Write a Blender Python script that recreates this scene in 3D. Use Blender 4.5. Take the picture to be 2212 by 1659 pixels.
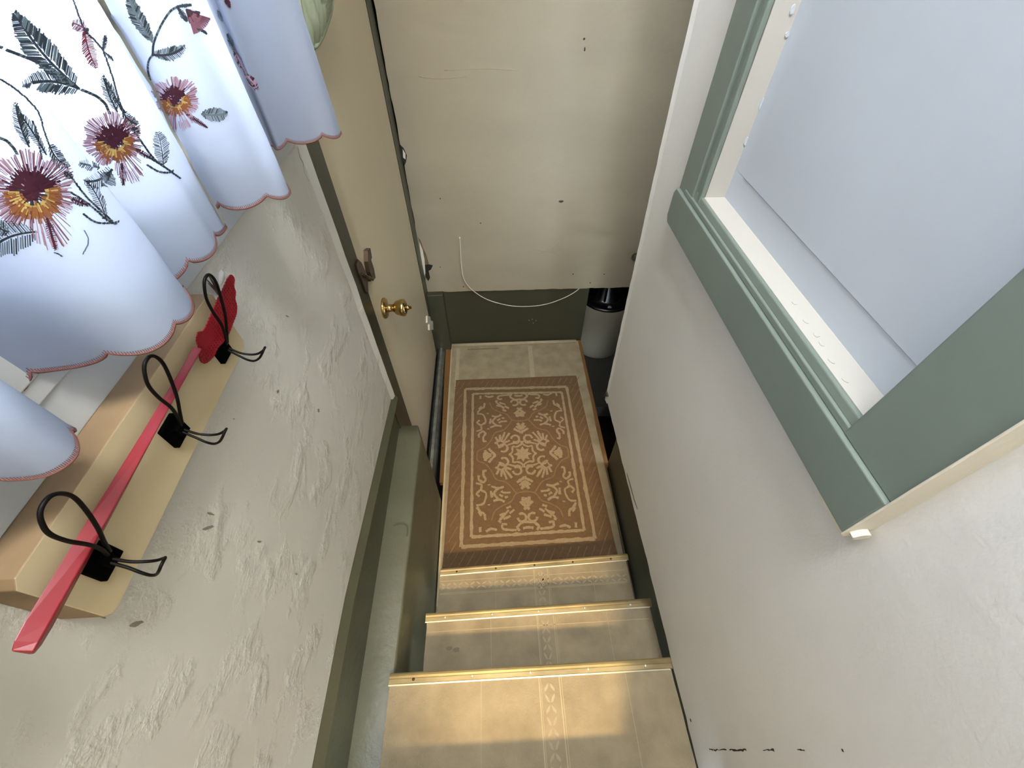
import bpy, bmesh, math, random
from mathutils import Vector, Matrix, noise
for o in list(bpy.data.objects): bpy.data.objects.remove(o)
sc = bpy.context.scene
COL = sc.collection
random.seed(7)

# ---------------------------------------------------------------- camera (world origin at the lens, landing floor at z = -1.8)
F_PX = 899.12
RM = Matrix(((0.99885818, 0.03788625, -0.02910288),
             (-0.04772004, 0.76231572, -0.64544368),
             (-0.00226786, 0.64609548, 0.76325322)))
cam = bpy.data.cameras.new('camera')
cam.sensor_width = 36.0
cam.lens = F_PX / 2212 * 36
cam.clip_start = 0.01
cam_o = bpy.data.objects.new('camera', cam)
cam_o.matrix_world = RM.to_4x4()
COL.objects.link(cam_o)
sc.camera = cam_o

# ---------------------------------------------------------------- world, lights, exposure
w = bpy.data.worlds.new('sky'); sc.world = w; w.use_nodes = True
bg = w.node_tree.nodes['Background']
bg.inputs['Color'].default_value = (0.76, 0.87, 1.0, 1)
bg.inputs['Strength'].default_value = 31.0

def area(name, loc, target, size, energy, color, size_y=None, shape='DISK', portal=False):
    l = bpy.data.lights.new(name, 'AREA'); l.shape = shape
    l.size = size
    if size_y: l.size_y = size_y
    l.energy = energy; l.color = color
    o = bpy.data.objects.new(name, l); COL.objects.link(o)
    o.location = loc
    o.rotation_euler = (Vector(target) - Vector(loc)).to_track_quat('-Z', 'Y').to_euler()
    if portal: l.cycles.is_portal = True
    return o
# daylight enters through the window opening in the left wall (portal only guides the sampling of the sky)
area('window_daylight', (-0.455, 0.365, 0.125), (0.5, 0.365, 0.125), 0.67, 1, (1, 1, 1), 0.55, 'RECTANGLE', True)
# warm ceiling lamp of the upper room behind the camera
sp = bpy.data.lights.new('spot_lamp_light', 'SPOT'); sp.energy = 145; sp.color = (1.0, 0.72, 0.36)
sp.spot_size = math.radians(27); sp.spot_blend = 0.75; sp.shadow_soft_size = 0.055
spo = bpy.data.objects.new('spot_lamp_light', sp); COL.objects.link(spo); spo.location = (0.02, -0.95, 0.60)
spo.rotation_euler = (Vector((0.14, 0.26, -1.3)) - spo.location).to_track_quat('-Z', 'Y').to_euler()
# wide fill light added further back, lifting the walls from behind
area('room_fill_light', (0.0, -1.7, 1.18), (0.0, 0.6, -0.9), 0.6, 22.0, (1.0, 0.91, 0.66))
# fill light added over the stairs to brighten side walls and treads
area('stair_fill_light', (0.10, 0.05, 1.24), (0.10, 0.60, -1.3), 0.52, 23, (0.92, 0.96, 1.0))

sc.view_settings.view_transform = 'Standard'
sc.view_settings.look = 'None'
sc.view_settings.gamma = 1.0
sc.view_settings.use_curve_mapping = False
sc.view_settings.exposure = 0.68

# ---------------------------------------------------------------- measuring helpers: a point of the photo on a real plane
def ray(u, v): return RM @ Vector((u - 1106.0, 829.5 - v, -F_PX))
def onx(u, v, x): r = ray(u, v); return r * (x / r.x)
def ony(u, v, y): r = ray(u, v); return r * (y / r.y)
def onz(u, v, z): r = ray(u, v); return r * (z / r.z)

def lin(c):
    r = []
    for k in c:
        k /= 255.0
        r.append(k / 12.92 if k <= 0.04045 else ((k + 0.055) / 1.055) ** 2.4)
    return (r[0], r[1], r[2], 1.0)

# ---------------------------------------------------------------- materials
def mat(name, col, rough=0.6, metal=0.0, bump=0.0, scale=30.0, var=0.0, var_scale=4.0, col2=None, spec=0.4,
        detail=6.0, stretch=(1, 1, 1), bump_dist=0.004, fine=0.0, fine_scale=300.0, ridge=None):
    m = bpy.data.materials.new(name); m.use_nodes = True
    nt = m.node_tree; N = nt.nodes; L = nt.links
    b = N['Principled BSDF']
    b.inputs['Roughness'].default_value = rough
    b.inputs['Metallic'].default_value = metal
    b.inputs['Specular IOR Level'].default_value = spec
    c = lin(col)
    b.inputs['Base Color'].default_value = c
    tc = N.new('ShaderNodeTexCoord'); mp = N.new('ShaderNodeMapping')
    mp.inputs['Scale'].default_value = stretch
    L.new(tc.outputs['Object'], mp.inputs['Vector'])
    if var > 0 or col2:
        n = N.new('ShaderNodeTexNoise'); n.inputs['Scale'].default_value = var_scale; n.inputs['Detail'].default_value = 5
        L.new(mp.outputs['Vector'], n.inputs['Vector'])
        r = N.new('ShaderNodeValToRGB')
        r.color_ramp.elements[0].position = 0.32; r.color_ramp.elements[1].position = 0.68
        c2 = lin(col2) if col2 else tuple(k * (1 - var) for k in c[:3]) + (1,)
        r.color_ramp.elements[0].color = c2; r.color_ramp.elements[1].color = c
        L.new(n.outputs['Fac'], r.inputs['Fac']); L.new(r.outputs['Color'], b.inputs['Base Color'])
    if bump > 0:
        n = N.new('ShaderNodeTexNoise'); n.inputs['Scale'].default_value = scale; n.inputs['Detail'].default_value = detail
        n.inputs['Roughness'].default_value = 0.6
        L.new(mp.outputs['Vector'], n.inputs['Vector'])
        bp = N.new('ShaderNodeBump'); bp.inputs['Strength'].default_value = bump; bp.inputs['Distance'].default_value = bump_dist
        if ridge:
            rr = N.new('ShaderNodeValToRGB'); rr.color_ramp.interpolation = 'EASE'
            rr.color_ramp.elements[0].position = ridge[0]; rr.color_ramp.elements[1].position = ridge[1]
            L.new(n.outputs['Fac'], rr.inputs['Fac']); L.new(rr.outputs['Color'], bp.inputs['Height'])
        else:
            L.new(n.outputs['Fac'], bp.inputs['Height'])
        last = bp
        if fine > 0:
            n2 = N.new('ShaderNodeTexNoise'); n2.inputs['Scale'].default_value = fine_scale; n2.inputs['Detail'].default_value = 3
            L.new(tc.outputs['Object'], n2.inputs['Vector'])
            b2 = N.new('ShaderNodeBump'); b2.inputs['Strength'].default_value = fine; b2.inputs['Distance'].default_value = 0.001
            L.new(n2.outputs['Fac'], b2.inputs['Height']); L.new(bp.outputs['Normal'], b2.inputs['Normal']); last = b2
        L.new(last.outputs['Normal'], b.inputs['Normal'])
    return m

M = {}
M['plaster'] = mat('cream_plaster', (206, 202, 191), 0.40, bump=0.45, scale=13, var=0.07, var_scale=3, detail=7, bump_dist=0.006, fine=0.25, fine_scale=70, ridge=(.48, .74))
M['plaster_smooth'] = mat('cream_plaster_smooth', (224, 222, 217), 0.45, bump=0.35, scale=13, var=0.06, var_scale=2.5, detail=6, bump_dist=0.004, fine=0.3, fine_scale=220)
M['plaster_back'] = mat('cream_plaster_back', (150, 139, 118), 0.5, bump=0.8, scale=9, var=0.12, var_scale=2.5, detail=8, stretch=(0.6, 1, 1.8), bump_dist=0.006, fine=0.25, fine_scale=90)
M['plaster_edge'] = mat('cream_plaster_edge', (222, 213, 194), 0.5, bump=0.5, scale=60, bump_dist=0.002)
M['white_paint'] = mat('white_paint', (216, 217, 220), 0.45, bump=0.2, scale=20, var=0.04, var_scale=3, bump_dist=0.002)
M['reveal_paint'] = mat('cream_reveal_paint', (182, 178, 170), 0.5, bump=0.3, scale=40, bump_dist=0.002)
M['panel_white'] = mat('white_panel', (186, 192, 200), 0.5, bump=0.12, scale=6, var=0.06, var_scale=5, bump_dist=0.002)
M['apron_white'] = mat('old_white_board_paint', (188, 188, 184), 0.5, bump=0.6, scale=14, var=0.10, var_scale=8, bump_dist=0.004)
M['green'] = mat('sage_green_paint', (118, 129, 120), 0.36, bump=0.25, scale=30, var=0.08, var_scale=6, bump_dist=0.002, spec=0.5)
M['green_dado'] = mat('olive_green_paint', (92, 91, 70), 0.4, bump=0.5, scale=30, var=0.14, var_scale=9, bump_dist=0.003)
M['green_dark'] = mat('dark_green_paint', (62, 61, 46), 0.38, bump=0.25, scale=22, var=0.14, var_scale=5, bump_dist=0.003)
M['door'] = mat('beige_door_paint', (188, 173, 142), 0.35, bump=0.15, scale=8, var=0.07, var_scale=3, stretch=(1, 1, 0.4), bump_dist=0.003)
M['door_edge'] = mat('door_edge_wood', (150, 108, 66), 0.6, var=0.3, var_scale=20)
M['carpet_stain'] = mat('carpet_smear', (126, 114, 94), 0.95, spec=0.05)
M['dark_gap'] = mat('dark_hole_patch', (34, 29, 24), 0.8)  # dark colour of the hole and chip at the broken wall edge
M['basement'] = mat('basement_concrete', (52, 50, 44), 0.85, bump=0.5, scale=20, var=0.3)
M['carpet'] = mat('taupe_carpet', (160, 145, 118), 0.95, bump=1.0, scale=210, var=0.26, var_scale=15, detail=3, bump_dist=0.002, spec=0.05)
M['carpet_light'] = mat('taupe_carpet_pale', (172, 158, 131), 0.95, bump=0.8, scale=260, var=0.10, var_scale=60, bump_dist=0.002, spec=0.05)
M['carpet_edge'] = mat('carpet_binding', (184, 168, 136), 0.9, bump=0.6, scale=120, var=0.15, var_scale=12, bump_dist=0.002, spec=0.05)
M['rug'] = mat('brown_rug_pile', (114, 89, 64), 0.97, bump=1.0, scale=330, var=0.16, var_scale=70, detail=3, bump_dist=0.002, spec=0.05)
M['rug_light'] = mat('tan_rug_pattern', (158, 138, 108), 0.97, bump=1.0, scale=330, var=0.2, var_scale=120, bump_dist=0.002, spec=0.05)
M['rug_mid'] = mat('mid_tan_rug_pattern', (134, 110, 80), 0.97, bump=1.0, scale=330, var=0.2, var_scale=120, bump_dist=0.002, spec=0.05)
M['nosing'] = mat('brass_nosing', (168, 148, 104), 0.5, metal=0.45, bump=0.4, scale=40, var=0.5, var_scale=26, stretch=(0.3, 1, 1), bump_dist=0.001)
M['nosing_lip'] = mat('pale_nosing_lip', (206, 196, 170), 0.4, metal=0.3)
M['screw'] = mat('screw_steel', (214, 206, 180), 0.3, metal=0.5)
M['screw_dark'] = mat('screw_rusty', (70, 52, 34), 0.6, metal=0.4)
M['tread_wood'] = mat('tread_wood', (96, 84, 62), 0.7, var=0.3, var_scale=8)
M['wood_strip'] = mat('brown_wood_strip', (124, 88, 48), 0.55, bump=0.3, scale=30, var=0.3, var_scale=12, stretch=(1, 0.15, 1), bump_dist=0.001)
M['ply'] = mat('pale_plywood', (188, 170, 134), 0.55, bump=0.15, scale=50, var=0.09, var_scale=5, stretch=(1, 0.35, 1.5), bump_dist=0.001)
M['ply_edge'] = mat('plywood_edge', (140, 114, 82), 0.6, bump=0.3, scale=60, var=0.25, var_scale=9, stretch=(1, 0.2, 3), bump_dist=0.001)
M['black_metal'] = mat('black_wire', (9, 6, 6), 0.5, spec=0.15)
M['black_matt'] = mat('black_plate', (5, 5, 5), 0.9, spec=0.02)
M['red'] = mat('red_plastic', (124, 15, 26), 0.36, spec=0.45)
M['brass'] = mat('polished_brass', (178, 150, 98), 0.2, metal=1.0)
M['bronze'] = mat('dark_bronze', (88, 72, 60), 0.35, metal=0.8, bump=0.5, scale=90, bump_dist=0.002)
M['galv'] = mat('galvanised_metal', (170, 172, 165), 0.32, metal=0.85, bump=0.8, scale=40, var=0.4, var_scale=25, bump_dist=0.003)
M['wire'] = mat('white_wire', (206, 200, 186), 0.45)
M['canister'] = mat('grey_enamel', (124, 118, 102), 0.5, var=0.06, var_scale=3)
M['canister_black'] = mat('black_plastic', (16, 17, 20), 0.25, spec=0.6)
M['smoke'] = mat('smoky_grey_plastic', (70, 66, 60), 0.25, spec=0.6)
M['smoke_lid'] = mat('pale_clear_edge', (150, 150, 146), 0.25)
M['stain'] = mat('wall_stain', (146, 138, 116), 0.8, var=0.3, var_scale=40)
M['stain_dark'] = mat('dark_speck', (58, 48, 36), 0.8)
M['peel'] = mat('bare_board_patch', (120, 98, 74), 0.8, var=0.3, var_scale=40)
M['flake'] = mat('white_paint_flake', (205, 198, 180), 0.6)
M['rod'] = mat('white_rod', (225, 225, 225), 0.35)
M['thread_green'] = mat('dark_green_thread', (38, 46, 54), 0.5)
M['thread_grey'] = mat('grey_green_thread', (84, 98, 104), 0.5)
M['thread_burg'] = mat('burgundy_thread', (58, 16, 36), 0.45)
M['thread_pink'] = mat('dusty_pink_thread', (112, 72, 88), 0.5)
M['thread_lilac'] = mat('pale_lilac_thread', (152, 122, 140), 0.5)
M['thread_red'] = mat('rose_thread', (120, 42, 58), 0.5)
M['thread_orange'] = mat('rust_thread', (128, 78, 44), 0.5)
M['thread_yellow'] = mat('straw_thread', (172, 146, 88), 0.5)
M['edging'] = mat('mauve_edging', (112, 74, 70), 0.6)

def cloth(name, col, trans, tcol):
    m = bpy.data.materials.new(name); m.use_nodes = True
    N = m.node_tree.nodes; L = m.node_tree.links
    N.remove(N['Principled BSDF'])
    d = N.new('ShaderNodeBsdfDiffuse'); d.inputs['Color'].default_value = lin(col)
    t = N.new('ShaderNodeBsdfTranslucent'); t.inputs['Color'].default_value = lin(tcol)
    mx = N.new('ShaderNodeMixShader'); mx.inputs['Fac'].default_value = trans
    L.new(d.outputs[0], mx.inputs[1]); L.new(t.outputs[0], mx.inputs[2])
    L.new(mx.outputs[0], N['Material Output'].inputs['Surface'])
    n = N.new('ShaderNodeTexNoise'); n.inputs['Scale'].default_value = 25; tc = N.new('ShaderNodeTexCoord')
    bp = N.new('ShaderNodeBump'); bp.inputs['Strength'].default_value = 0.15; bp.inputs['Distance'].default_value = 0.002
    L.new(tc.outputs['Object'], n.inputs['Vector']); L.new(n.outputs['Fac'], bp.inputs['Height'])
    L.new(bp.outputs['Normal'], d.inputs['Normal'])
    return m
M['curtain'] = cloth('white_curtain_cloth', (132, 139, 154), 0.13, (216, 222, 238))
M['green_cloth'] = cloth('pale_green_cloth', (168, 176, 150), 0.3, (180, 190, 160))

gl = bpy.data.materials.new('window_glass'); gl.use_nodes = True
_n = gl.node_tree.nodes; _l = gl.node_tree.links
_n.remove(_n['Principled BSDF'])
_t = _n.new('ShaderNodeBsdfTransparent'); _g = _n.new('ShaderNodeBsdfGlossy'); _g.inputs['Roughness'].default_value = 0.05
_m = _n.new('ShaderNodeMixShader'); _m.inputs['Fac'].default_value = 0.06
_l.new(_t.outputs[0], _m.inputs[1]); _l.new(_g.outputs[0], _m.inputs[2]); _l.new(_m.outputs[0], _n['Material Output'].inputs['Surface'])
M['glass'] = gl

# ---------------------------------------------------------------- mesh helpers
class MB:
    def __init__(s): s.v = []; s.f = []; s.m = []; s.sm = []
    def add(s, vs, fs, mi=0, smooth=False):
        k = len(s.v); s.v += [tuple(p) for p in vs]
        for f in fs: s.f.append([k + i for i in f]); s.m.append(mi); s.sm.append(smooth)
    def box(s, x0, x1, y0, y1, z0, z1, mi=0):
        vs = [(x, y, z) for x in (x0, x1) for y in (y0, y1) for z in (z0, z1)]
        s.add(vs, [(0, 1, 3, 2), (4, 6, 7, 5), (0, 4, 5, 1), (2, 3, 7, 6), (0, 2, 6, 4), (1, 5, 7, 3)], mi)
    def prism(s, pts, ax, a, b, mi=0, mi_side=None):
        """polygon pts (in the two other axes, in x,y,z order) from a to b on axis ax"""
        def P(p, c):
            return {'x': (c, p[0], p[1]), 'y': (p[0], c, p[1]), 'z': (p[0], p[1], c)}[ax]
        n = len(pts)
        s.add([P(p, a) for p in pts] + [P(p, b) for p in pts], [tuple(range(n)), tuple(range(2 * n - 1, n - 1, -1))], mi)
        s.add([P(p, a) for p in pts] + [P(p, b) for p in pts], [(i, (i + 1) % n, (i + 1) % n + n, i + n) for i in range(n)], mi if mi_side is None else mi_side)
    def tube(s, path, r, seg=8, closed=False, mi=0, caps=True):
        path = [Vector(p) for p in path]; n = len(path)
        rr = r if isinstance(r, (list, tuple)) else [r] * n
        t0 = None; rings = []; up = None
        for i in range(n):
            a = path[(i - 1) % n] if (closed or i > 0) else path[0]
            b = path[(i + 1) % n] if (closed or i < n - 1) else path[-1]
            t = (b - a).normalized()
            if up is None:
                up = t.orthogonal().normalized()
            else:
                up = (up - t * up.dot(t)).normalized()
            sd = t.cross(up)
            rings.append([path[i] + (up * math.cos(2 * math.pi * k / seg) + sd * math.sin(2 * math.pi * k / seg)) * rr[i] for k in range(seg)])
        vs = [p for ring in rings for p in ring]; fs = []
        for i in range(n if closed else n - 1):
            j = (i + 1) % n
            for k in range(seg):
                fs.append((i * seg + k, i * seg + (k + 1) % seg, j * seg + (k + 1) % seg, j * seg + k))
        if caps and not closed:
            fs.append(tuple(range(seg - 1, -1, -1))); fs.append(tuple((n - 1) * seg + k for k in range(seg)))
        s.add(vs, fs, mi, True)
    def ribbon(s, path, w, nrm=(0, 0, 1), mi=0, taper=False, jit=0.0):
        """thin raised band lying on a surface whose normal is nrm"""
        nrm = Vector(nrm); path = [Vector(p) for p in path]; n = len(path); vs = []
        for i in range(n):
            t = (path[min(i + 1, n - 1)] - path[max(i - 1, 0)])
            if t.length < 1e-9: t = Vector((1, 0, 0))
            sd = t.normalized().cross(nrm).normalized()
            k = w / 2 * ((1 - 0.75 * i / (n - 1)) if taper else 1) * (1 + random.uniform(-jit, jit))
            vs += [path[i] - sd * k, path[i] + sd * k * (1 + random.uniform(-jit, jit))]
        s.add(vs, [(2 * i, 2 * i + 1, 2 * i + 3, 2 * i + 2) for i in range(n - 1)], mi)
    def lathe(s, prof, origin, axis, seg=32, mi=0):
        """prof: (distance along axis, radius)"""
        ax = Vector(axis).normalized(); u = ax.orthogonal().normalized(); v = ax.cross(u); o = Vector(origin)
        vs = []
        for (d, r) in prof:
            for k in range(seg):
                a = 2 * math.pi * k / seg
                vs.append(o + ax * d + (u * math.cos(a) + v * math.sin(a)) * r)
        fs = [(i * seg + k, i * seg + (k + 1) % seg, (i + 1) * seg + (k + 1) % seg, (i + 1) * seg + k) for i in range(len(prof) - 1) for k in range(seg)]
        fs.append(tuple(range(seg))); fs.append(tuple((len(prof) - 1) * seg + k for k in range(seg)))
        s.add(vs, fs, mi, True)
    def build(s, name, mats, parent=None, bevel=0, kind=None, recalc=True):
        me = bpy.data.meshes.new(name); me.from_pydata(s.v, [], s.f)
        if not isinstance(mats, (list, tuple)): mats = [mats]
        for m in mats: me.materials.append(M[m])
        for p, mi, sm in zip(me.polygons, s.m, s.sm): p.material_index = mi; p.use_smooth = sm
        me.validate()
        if recalc:
            bm = bmesh.new(); bm.from_mesh(me)
            bmesh.ops.remove_doubles(bm, verts=bm.verts, dist=1e-6)
            bmesh.ops.recalc_face_normals(bm, faces=bm.faces)
            bm.to_mesh(me); bm.free()
        o = bpy.data.objects.new(name, me); COL.objects.link(o)
        if parent:
            o.parent = parent
        if bevel:
            b = o.modifiers.new('bevel', 'BEVEL'); b.width = bevel; b.segments = 3; b.limit_method = 'ANGLE'; b.angle_limit = math.radians(40)
        if kind: o['kind'] = kind
        return o

def tag(o, label=None, cat=None, group=None, kind=None):
    if label: o['label'] = label
    if cat: o['category'] = cat
    if group: o['group'] = group
    if kind: o['kind'] = kind
    return o
def thing(name, label, cat, group=None):
    o = bpy.data.objects.new(name, None); COL.objects.link(o); o.empty_display_size = 0.05
    return tag(o, label, cat, group)
def rebase(o, loc):
    """put the Empty at the thing's base without moving its parts"""
    for c in o.children:
        if c.type == 'MESH':
            c.data.transform(Matrix.Translation(-Vector(loc)))
            for g in c.children:
                if g.type == 'MESH': g.data.transform(Matrix.Translation(-Vector(loc)))
    o.location = loc
def S(mb, name, mats, bevel=0): return mb.build(name, mats, None, bevel, 'structure')
def jit(p, q, n, amp, seed=0):
    """points from p to q (2D) with an irregular hand-painted edge"""
    out = []; d = Vector((q[0] - p[0], q[1] - p[1])); nn = Vector((-d.y, d.x)).normalized()
    for i in range(n + 1):
        t = i / n; k = 0 if i in (0, n) else noise.fractal(Vector((t * n * 0.35, seed * 7.3, 0)), 1.0, 2.0, 4) * amp
        out.append((p[0] + d.x * t + nn.x * k, p[1] + d.y * t + nn.y * k))
    return out
def blob(c, rx, ry, n=14, seed=0, rot=0):
    out = []
    for i in range(n):
        a = 2 * math.pi * i / n; k = 1 + 0.45 * noise.noise(Vector((math.cos(a) * 1.5, math.sin(a) * 1.5, seed * 3.1)))
        x, y = rx * k * math.cos(a), ry * k * math.sin(a)
        out.append((c[0] + x * math.cos(rot) - y * math.sin(rot), c[1] + x * math.sin(rot) + y * math.cos(rot)))
    return out
def smooth(pts, n=8, closed=False):
    pts = [Vector(p) for p in pts]; out = []; m = len(pts)
    for i in range(m if closed else m - 1):
        if closed: a, b, c, d = pts[(i - 1) % m], pts[i], pts[(i + 1) % m], pts[(i + 2) % m]
        else: a, b, c, d = pts[max(i - 1, 0)], pts[i], pts[i + 1], pts[min(i + 2, m - 1)]
        for k in range(n):
            t = k / n
            out.append(0.5 * ((2 * b) + (c - a) * t + (2 * a - 5 * b + 4 * c - d) * t * t + (3 * b - a - 3 * c + d) * t ** 3))
    if not closed: out.append(pts[-1])
    return out

XL = -0.36      # face of the left wall
XR = 0.40       # face of the right wall
YB = 1.85       # face of the back wall
ZF = -1.80      # landing floor
CEIL = 1.30

# ================================================================ SETTING
# ---- left wall: plaster with a window opening and a ragged lower edge
mb = MB()
def zlow(y): return -1.013 - (0.0 if y < .25 else (y - .25) * .118)
WY0, WY1, WZ0, WZ1 = 0.03, 0.70, -0.15, 0.40
T = 0.10
low = jit((-2.2, -1.013), (0.25, -1.013), 110, 0.0035, 1) + jit((0.25, -1.013), (0.893, zlow(.893)), 50, 0.0035, 4)[1:]
mb.prism(low + [(0.893, WZ0), (-2.2, WZ0)], 'x', XL, XL - T)
mb.prism([(-2.2, WZ0), (WY0, WZ0), (WY0, CEIL), (-2.2, CEIL)], 'x', XL, XL - T)
mb.prism([(WY0, WZ1), (WY1, WZ1), (WY1, CEIL), (WY0, CEIL)], 'x', XL, XL - T)
mb.prism([(WY1, WZ0), (0.893, WZ0), (0.880, CEIL), (WY1, CEIL)], 'x', XL, XL - T)
# thicker plaster bead where the wall meets the door casing
e1 = jit((0.893, -1.09), (0.872, CEIL), 90, 0.003, 2)
for i in range(len(e1) - 1):
    (y0, z0), (y1, z1) = e1[i], e1[i + 1]
    mb.add([(XL - .001, y0 - .03, z0), (XL - .001, y1 - .03, z1), (XL + .007, y1 - .004, z1), (XL + .007, y0 - .004, z0), (XL - .01, y1 + .002, z1), (XL - .01, y0 + .002, z0)],
           [(0, 1, 2, 3), (3, 2, 4, 5)], 0)
# stains, chips and a crack on the plaster
for (u, v, rx, ry, r) in [(455, 1110, 9, 4, .3), (450, 1140, 15, 5, -.35), (293, 1348, 20, 7, -.4), (353, 1068, 5, 7, .2), (222, 1333, 9, 3, .4), (560, 1170, 6, 3, 0),
                          (600, 846, 3, 5, .4), (688, 887, 3, 6, -.2), (620, 683, 5, 2, .5), (268, 1163, 4, 4, 0), (640, 1240, 4, 2, .3), (505, 905, 2, 2, 0)]:
    q = [onx(a, b, XL) for a, b in blob((u, v), rx * .8, ry * .7, 14, u, r)]
    mb.prism([(p.y, p.z) for p in q], 'x', XL + .0004, XL - .002, 2)
crk = [onx(u, v, XL + .0005) for u, v in ((643, 318), (648, 340), (655, 352), (657, 372), (668, 392))]
mb.ribbon(crk, .0016, (1, 0, 0), 3, jit=.6)
for (u, v, rx, ry) in ((468, 628, .012, .006), (452, 655, .014, .005), (436, 672, .010, .005), (418, 706, .012, .004), (392, 742, .010, .004), (478, 600, .010, .006)):
    p = onx(u, v, XL); n_ = 10; q = blob((p.y, p.z), rx, ry, n_, u * 1.3, .5); q2 = [(p.y + (a - p.y) * .5, p.z + (b - p.z) * .5) for a, b in q]
    mb.add([(XL - .0005, a, b) for a, b in q] + [(XL + .0028, a, b) for a, b in q2], [(i, (i + 1) % n_, (i + 1) % n_ + n_, i + n_) for i in range(n_)] + [tuple(range(n_, 2 * n_))], 0, True)
S(mb, 'wall_left', ['plaster', 'plaster_edge', 'stain', 'stain_dark'])

# ---- painted dado / foundation ledge under the left plaster
mb = MB()
ye = 0.885
top = jit((-2.2, 0), (ye, 0), 60, .002, 3)
for (ya, za, yb2, zb2) in ((-2.2, 0.0, .25, 0.0), (.25, 0.0, .90, zlow(.9) + 1.013)):
    pr = [(XL - .09, -1.0), (XL - .001, -1.0), (XL + .001, -1.011), (XL + .011, -1.037), (XL + .011, -1.041), (XL - .010, -1.047), (XL - .012, -1.275), (XL - .09, -1.275)]
    A_ = [(x, ya, z + (za if z > -1.2 else 0)) for x, z in pr]; B_ = [(x, yb2, z + (zb2 if z > -1.2 else 0)) for x, z in pr]; n = len(pr)
    mb.add(A_ + B_, [(i, (i + 1) % n, (i + 1) % n + n, i + n) for i in range(n)] + [tuple(range(n)), tuple(range(2 * n - 1, n - 1, -1))])
S(mb, 'trim_1', 'green_dado')
mb = MB()
N = 60
rows = []
for i in range(N + 1):
    y = -2.2 + (ye + 2.2) * i / N
    w1 = noise.noise(Vector((y * 6, 0, 0))) * .004; w2 = noise.noise(Vector((y * 5, 9, 0))) * .005; w3 = noise.noise(Vector((y * 9, 4, 0))) * .002
    ch = 0.0
    xo = -0.289 + w2 * .6
    zt = -1.262 + w3
    if y > ye - .05: xo -= (y - (ye - .05)) * 0.3
    rows.append([(XL - .09, y, zt), (XL - .015, y, zt + .002), (xo - .006, y, zt + w1), (xo - .0015, y, zt - .002 + w1), (xo, y, zt - .008), (xo + w1 * .3, y, -1.50), (xo + .003, y, -1.515), (xo + .002, y, ZF), (xo, y, -2.6), (XL - .09, y, -2.6)])
vs = [p for r in rows for p in r]; K = len(rows[0])
mb.add(vs, [(i * K + k, i * K + k + 1, (i + 1) * K + k + 1, (i + 1) * K + k) for i in range(N) for k in range(K - 1)], 0, True)
mb.add(rows[-1], [tuple(range(K))], 0)
# rounded cement patch line across the ledge and a few drips
arc = [onz(u, v, -1.2565) for u, v in ((850, 1136), (858, 1131), (868, 1131), (877, 1134), (880, 1142), (879, 1158))]
mb.tube(smooth(arc, 5), .0016, 6)
o = S(mb, 'baseboard_left', 'green_dado')

# ---- door in the left wall, its casing
mb = MB()
mb.prism(jit((0.876, -1.30), (0.860, CEIL), 50, .001, 5) + [(0.985, CEIL), (0.990, -1.8), (0.880, -1.8)], 'x', XL - .006, XL - .10)
S(mb, 'trim_2', 'green_dark')
mb = MB()
DX = XL - .012
mb.box(DX - .035, DX, .992, 1.762, -1.775, .45)
dr = mb.build('door_1', 'door', None, .002, 'structure')
mb = MB(); mb.box(DX - .03, DX + .0035, .986, .9935, -1.775, .45); mb.build('door_edge', 'door_edge', dr)
# door knob
kb = onx(829, 666, DX); kp = Vector((DX, kb.y, kb.z))
mb = MB()
mb.lathe([(0, .034), (.004, .035), (.009, .031), (.012, .018), (.014, .0135), (.030, .012), (.034, .015), (.040, .022), (.056, .0275), (.064, .0285), (.070, .026), (.073, .020), (.074, .012)], kp, (1, 0, 0), 36)
k = mb.build('door_knob', 'brass', dr)
mb = MB(); mb.lathe([(.073, .009), (.080, .0085), (.083, .006), (.084, .002)], kp, (1, 0, 0), 20); mb.box(kp.x + .083, kp.x + .090, kp.y - .0015, kp.y + .0015, kp.z - .005, kp.z + .005)
mb.build('knob_button', 'brass', k)
# old surface latch over the door edge
mb = MB()
def PX(u, v, x): p = onx(u, v, x); return (p.y, p.z)
pl = [PX(u, v, XL) for u, v in ((775, 560), (782, 567), (790, 585), (796, 610), (797, 634), (791, 630), (783, 606), (775, 588), (771, 572))]
mb.prism(pl, 'x', XL - .006, XL - .001)
lt = mb.build('latch_plate', 'bronze', dr, .0008)
mb = MB()
b1 = [PX(u, v, DX) for u, v in ((785, 541), (791, 536), (795, 556), (793, 562), (799, 580), (803, 600), (798, 606), (790, 588), (786, 565))]
mb.prism(b1, 'x', DX, DX + .012)
p = onx(800, 602, DX + .012); mb.lathe([(0, .008), (.012, .008), (.014, .004)], p - Vector((.012, 0, 0)), (1, 0, 0), 14)
p = onx(781, 592, XL); q = onx(803, 604, XL); mb.tube([(XL, p.y, p.z), (XL + .003, q.y, q.z)], .004, 8)
mb.build('latch_bolt', 'bronze', lt)
# white hinge remnants at the far side
mb = MB()
mb.prism([PX(u, v, XL) for u, v in ((925, 682), (931, 684), (932, 692), (937, 694), (938, 712), (930, 713), (929, 700), (925, 697))], 'x', XL - .02, XL - .004)
mb.build('hinge', 'flake', dr)

# far casing between door and back wall
mb = MB()
mb.prism(jit((1.765, -1.80), (1.765, CEIL), 80, .003, 8) + [(YB, CEIL), (YB, -1.80)], 'x', XL - .010, XL - .10)
S(mb, 'trim_3', 'green_dark')
# bits of wall round the door head
mb = MB(); mb.box(XL - .10, XL, .90, YB, .45, CEIL); S(mb, 'wall_left_head', 'plaster')

# ---- back wall
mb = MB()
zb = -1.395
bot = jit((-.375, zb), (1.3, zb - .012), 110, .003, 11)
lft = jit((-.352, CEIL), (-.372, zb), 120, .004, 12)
mb.prism(bot + [(1.3, CEIL)] + lft[:-1], 'y', YB, YB + .09)
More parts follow.
